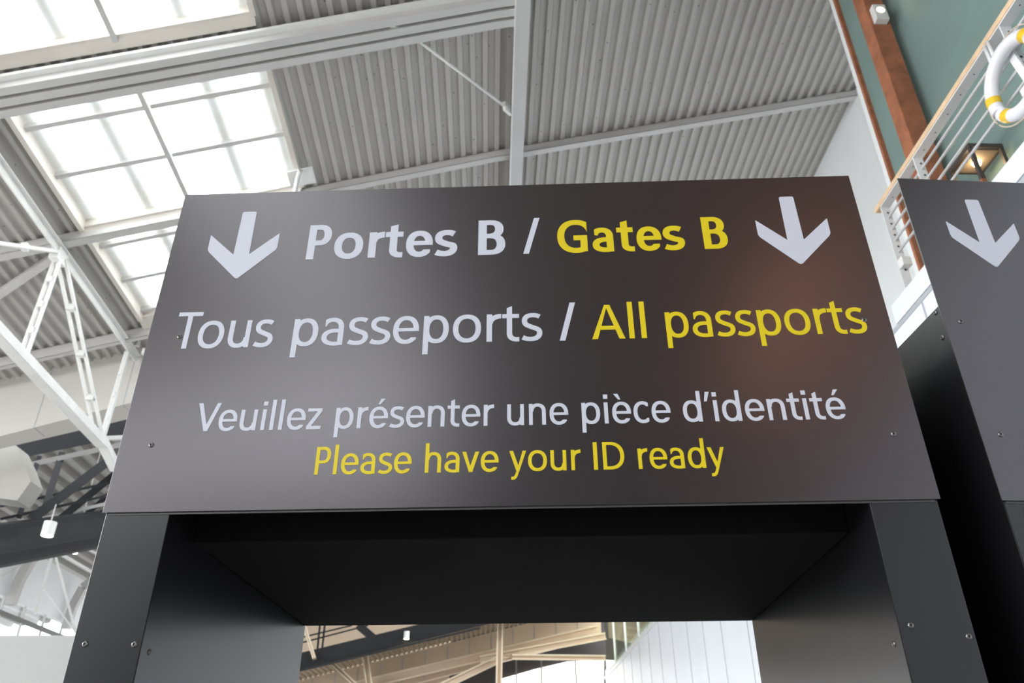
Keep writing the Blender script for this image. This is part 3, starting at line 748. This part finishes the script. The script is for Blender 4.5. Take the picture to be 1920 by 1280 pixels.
# main hollow girder, running away to the right
A_ = far(-120, 1042, 14.0); A2 = far(190, 992, 18.0); A3 = A2 + (A2 - A_) * 1.2
q = MB(H)
dirv = (A3 - A_).normalized()
n = 20; prof = []
for k in range(n):
    a_ = 2 * math.pi * k / n; c_, s_ = math.cos(a_), math.sin(a_)
    kk = (abs(c_) ** 4 + abs(s_) ** 4) ** -.25 if s_ > 0 else 1
    prof.append((.36 * c_ * kk, .42 * s_ * kk))
e_ = dirv.cross(Vector((0, 0, 1))).normalized(); g_ = e_.cross(dirv)
q.add([A_ + e_ * a + g_ * bb for a, bb in prof] + [A3 + e_ * a + g_ * bb for a, bb in prof],
      [tuple(range(n - 1, -1, -1)), tuple(range(n, 2 * n))] + [(i, (i + 1) % n, n + (i + 1) % n, n + i) for i in range(n)])
q.build('main_girder', DS, gb, smooth=False)
def dbar(p, q_, Y0, Y1, wpx, nm='brace', m=None, par=None, dep=.12):
    a = far(p[0], p[1], Y0); c = far(q_[0], q_[1], Y1)
    dist = (H(a) - CAM).length * .88
    wv = wpx / 1496.4 * dist
    mb = MB(H); vdir = (a + c) / 2 - Vector((CAM.x, CAM.y, CAM.z))
    mb.bar(a, c, wv, dep, vdir); mb.build(nm, m or DS, par if par is not None else gb)
dbar((20, 846), (330, 783), 17, 17.0, 30, 'top_girder', dep=.4)
dbar((50, 872), (330, 811), 16.9, 16.9, 9, 'rail_bar', M['beam_dark'])
dbar((73, 858), (36, 968), 17, 16.2, 8, 'post')
dbar((116, 850), (82, 960), 17, 16.6, 11, 'post')
dbar((208, 860), (58, 974), 17.2, 16.4, 17, 'diagonal')
dbar((250, 860), (110, 975), 18.6, 17.6, 13, 'diagonal')
dbar((250, 885), (150, 975), 19.6, 18.6, 9, 'diagonal')
dbar((0, 949), (215, 903), 16.6, 17.8, 5, 'handrail')
dbar((0, 973), (215, 926), 16.5, 17.7, 5, 'handrail')
dbar((80, 972), (215, 940), 17.5, 18.5, 6, 'handrail', M['beam'])
# boxed duct under the bulkhead, far left
q = MB(H)
dpts = [(-60, 838), (30, 835), (46, 868), (58, 902), (32, 938), (-60, 926)]
a = [far(x, y, 15.2) for x, y in dpts]; c = [p + Vector((0, .5, 0)) for p in a]; n = len(a)
q.add(a + c, [tuple(range(n - 1, -1, -1)), tuple(range(n, 2 * n))] + [(i, (i + 1) % n, n + (i + 1) % n, n + i) for i in range(n)])
tag(q.build('ventilation_duct', M['duct']), 'off-white boxed duct below the bulkhead at the left edge', 'duct')
# round downlights
def downlight(px, py, Y, r_, lab, up_len):
    c = far(px, py, Y); o = HE('downlight', *c); tag(o, lab, 'downlight', )
    q = MB(H); q.tube([(c.x, c.y, c.z), (c.x, c.y, c.z + r_ * 2.3)], r_, 20); q.build('housing', M['spot_box'], o, smooth=False)
    q = MB(H); q.tube([(c.x, c.y, c.z - .006), (c.x, c.y, c.z - .001)], r_ * .88, 20); q.build('lens', M['lamp_white'], o)
    q = MB(H); q.tube([(c.x, c.y, c.z + r_ * 2.3), (c.x, c.y, c.z + r_ * 2.3 + up_len)], .012, 8); q.build('stem', M['beam'], o)
downlight(88, 1004, 15.2, .115, 'white cylinder downlight hanging in front of the dark bridge', .35)
downlight(137, 1036, 21, .12, 'small glowing downlight just below the dark bridge', 2.9)

# next hall: deck, arched ribs, clerestory
dk = MB()
FZ = lambda x, y, d: H((x, y, 10.6 + .10 * (x + 12) + d))
deck(dk, -24, 4.0, 14.6, 42, pitch=.6, dep=.2, zf=FZ)
tag(dk.build('ceiling_far', M['deck_far']), kind='structure')
nh = HE('arched_rib', -14, 27, 9); tag(nh, 'grey arched roof rib of the next hall, beneath the dark bridge', 'roof beam', 'arched ribs of the next hall')
q = MB(H); pts = []
def archrib(Y, par):
    q = MB(H); pts = [(-15.85, 7.4), (-15.8, 8.2), (-15.6, 8.9), (-15.0, 9.45), (-14, 9.75), (-12, 10.1), (-8.6, 10.5)]
    for (a, bb) in zip(pts, pts[1:]): q.bar((a[0], Y, a[1]), (bb[0], Y, bb[1]), .22, .3)
    q.build('rib', M['beam'], par)
archrib(27.5, nh)
nh2 = HE('arched_rib', -14, 31, 9); tag(nh2, 'grey arched roof rib of the next hall, the farther one beside the portal', 'roof beam', 'arched ribs of the next hall'); archrib(31.5, nh2)
nh['label'] = 'grey arched roof rib of the next hall, the nearer one under the dark bridge'
ty = HE('tie_rods', -13, 26, 8); tag(ty, 'thin pale tie rods fanned across the next hall roof', 'rods')
for (p, q_, w_) in (((98, 1040), (66, 1150), 5), ((104, 1042), (142, 1185), 4), ((80, 1102), (142, 1186), 2.5), ((118, 1040), (200, 1088), 5), ((155, 1025), (230, 1060), 4), ((0, 1082), (60, 1045), 3)):
    dbar(p, q_, 25, 26.5, w_, 'rod', M['truss'], ty, dep=.06)
# clerestory strip along the left side wall of the next hall
cs = MB(H); cs.box(-16.35, -16.1, 14, 42, 0, 6.45); cs.box(-16.35, -16.1, 14, 42, 7.68, 9.4)
tag(cs.build('wall_far_left', M['white_wall']), kind='structure')
cw = MB(H); cw.box(-16.2, -16.1, 14, 42, 7.12, 7.26); co = tag(cw.build('window_20', M['beam_dark']), kind='structure')
q = MB(H); q.box(-16.24, -16.22, 14, 42, 6.45, 7.68); q.build('pane', M['glass'], co)
for k in range(19):
    y_ = 15 + 1.4 * k; q = MB(H); q.box(-16.2, -16.13, y_ - .025, y_ + .025, 6.45, 7.68); q.build('glazing_bar', M['beam'], co)
# pale partition board at the lower left
q = MB(H); q.box(-9.5, -4.85, 10.0, 10.1, 0, 3.365); tag(q.build('partition', M['board']), 'plain pale grey partition wall at the bottom left corner', 'partition')

# ================================================================== THROUGH THE PORTAL: cream bay at Y 30
CR = M['cream']
def slab(pts, Y0, Y1, nm, m, par=None):
    q = MB(H); n = len(pts)
    q.add([(x, Y0, z) for x, z in pts] + [(x, Y1, z) for x, z in pts], [tuple(range(n - 1, -1, -1)), tuple(range(n, 2 * n))] + [(i, (i + 1) % n, n + (i + 1) % n, n + i) for i in range(n)])
    return q.build(nm, m, par)
sl = .2335
bw = tag(slab([(-7.5, 4.2), (4.0, 6.9), (4.0, 8.0), (-7.5, 5.22)], 30.2, 30.5, 'wall_beige_bay', M['cream_panel']), kind='structure')
for k in range(14):
    x = -7 + .78 * k; q = MB(H); q.box(x - .012, x + .012, 30.185, 30.2, 4.2 + sl * (x + 7.5) + .02, 5.2 + sl * (x + 7.5)); q.build('panel_joint', M['seam'], bw)
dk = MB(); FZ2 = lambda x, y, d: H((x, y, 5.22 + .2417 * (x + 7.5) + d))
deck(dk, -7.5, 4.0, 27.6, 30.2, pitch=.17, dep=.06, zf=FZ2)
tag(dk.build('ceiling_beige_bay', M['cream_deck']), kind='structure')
g2 = HE('footbridge', -3, 27, 6.3); tag(g2, 'dark footbridge beam with railings seen through the portal opening', 'bridge')
def dseg(p, q_, Y, wpx, nm, m, par, dep=.2): dbar(p, q_, Y, Y, wpx, nm, m, par, dep)
dseg((540, 1245), (1130, 1102), 27, 30, 'main_beam', DS, g2, .5)
dseg((540, 1262), (900, 1177), 26.8, 4, 'bottom_flange', M['screw_hole'], g2, .5)
for k, (p, q_) in enumerate((((600, 1170), (594, 1228)), ((609, 1170), (603, 1226)))): dseg(p, q_, 27.2, 4, 'post', DS, g2, .1)
dseg((672, 1172), (712, 1206), 27.2, 15, 'diagonal', DS, g2, .2)
for (p, q_) in (((560, 1206), (690, 1172)), ((560, 1228), (690, 1196)), ((560, 1196), (660, 1172))): dseg(p, q_, 27.2, 3, 'handrail', DS, g2, .06)
f1 = HE('spot_lamp', *far(762, 1192, 26.6)); tag(f1, 'small white spot lamp on the dark footbridge beam through the portal', 'lamp')
c = far(762, 1197, 26.6)
q = MB(H); q.tube([(c.x, c.y, c.z), (c.x, c.y, c.z + .22)], .09, 14); q.build('housing', M['spot_box'], f1)
q = MB(H); q.tube([(c.x, c.y, c.z - .01), (c.x, c.y, c.z - .002)], .08, 14); q.build('lens', M['lamp_warm'], f1)
# cream beams, post and struts
def cbeam(p, q_, Y, wpx, lab, nm='cream_beam', dep=.3):
    a = far(p[0], p[1], Y); o = HE(nm, *((a + far(q_[0], q_[1], Y)) / 2)); tag(o, lab, 'beam')
    dseg(p, q_, Y, wpx, 'web', M['cream_panel'], o, dep)
    n_ = Vector((q_[0] - p[0], q_[1] - p[1])).normalized(); off = Vector((-n_.y, n_.x)) * (wpx * .5)
    if off.y < 0: off = -off
    for s_ in (1, -1):
        dseg((p[0] + off.x * s_, p[1] + off.y * s_), (q_[0] + off.x * s_, q_[1] + off.y * s_), Y - .04, max(3, wpx * .22), 'flange', CR, o, dep + .12)
cbeam((640, 1292), (1120, 1180), 29.4, 15, 'long cream roof beam rising to the right below the beige panels')
cbeam((900, 1236), (1134, 1192), 28.8, 11, 'cream beam between the dark roof gaps, ending at the glass balustrade')
cbeam((960, 1231), (1134, 1233), 28.4, 8, 'short cream beam, nearly level, just above the bright windows')
cbeam((800, 1300), (945, 1231), 28.8, 12, 'slanting cream strut left of the cream column')
cbeam((938, 1160), (935, 1300), 28.0, 9, 'slim upright cream column in the middle of the opening', 'cream_column')
cbeam((684, 1225), (695, 1300), 28.2, 10, 'cream upright post under the footbridge', 'cream_post')
cbeam((625, 1245), (668, 1285), 28.1, 6, 'thin cream diagonal strut left of the cream post', 'cream_strut')
cbeam((572, 1178), (590, 1236), 26.7, 4, 'thin pale strut beside the left inner pillar', 'cream_strut')
up_ = MB(H); up_.box(-11.2, -1.5, 31.1, 31.3, 5.2, 9.9); tag(up_.build('wall_beige_upper', M['cream_panel']), kind='structure')
# dark far roof with bright glazing under it
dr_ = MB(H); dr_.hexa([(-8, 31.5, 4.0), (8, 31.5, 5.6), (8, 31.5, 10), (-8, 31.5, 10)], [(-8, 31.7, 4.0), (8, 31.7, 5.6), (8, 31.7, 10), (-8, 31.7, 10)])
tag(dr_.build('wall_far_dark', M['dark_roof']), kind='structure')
gz = HE('window_21', 2, 36, 4); gz['kind'] = 'structure'
P_ = [far(930, 1275, 31.4), far(1004, 1254, 31.4), far(1064, 1240, 31.4), far(1132, 1236, 31.4), far(1132, 1330, 31.4), far(930, 1330, 31.4)]
for i in range(len(P_)): P_[i] = Vector((P_[i].x, 31.4, P_[i].z))
mg = bpy.data.materials.new('bright_daylit_glazing'); mg.use_nodes = True
M['bright'] = emis('daylit_frosted_glazing', (1.0, 0.99, 0.94), 2.0)
q = MB(H); n = len(P_); q.add(P_ + [p + Vector((0, .05, 0)) for p in P_], [tuple(range(n - 1, -1, -1)), tuple(range(n, 2 * n))] + [(i, (i + 1) % n, n + (i + 1) % n, n + i) for i in range(n)])
q.build('pane', M['bright'], gz)
for px in (968, 1015, 1079):
    a = far(px, 1236, 31.3); q = MB(H); q.box(a.x - .025, a.x + .025, 31.3, 31.38, 3.6, a.z); q.build('glazing_bar', M['beam_dark'], gz)
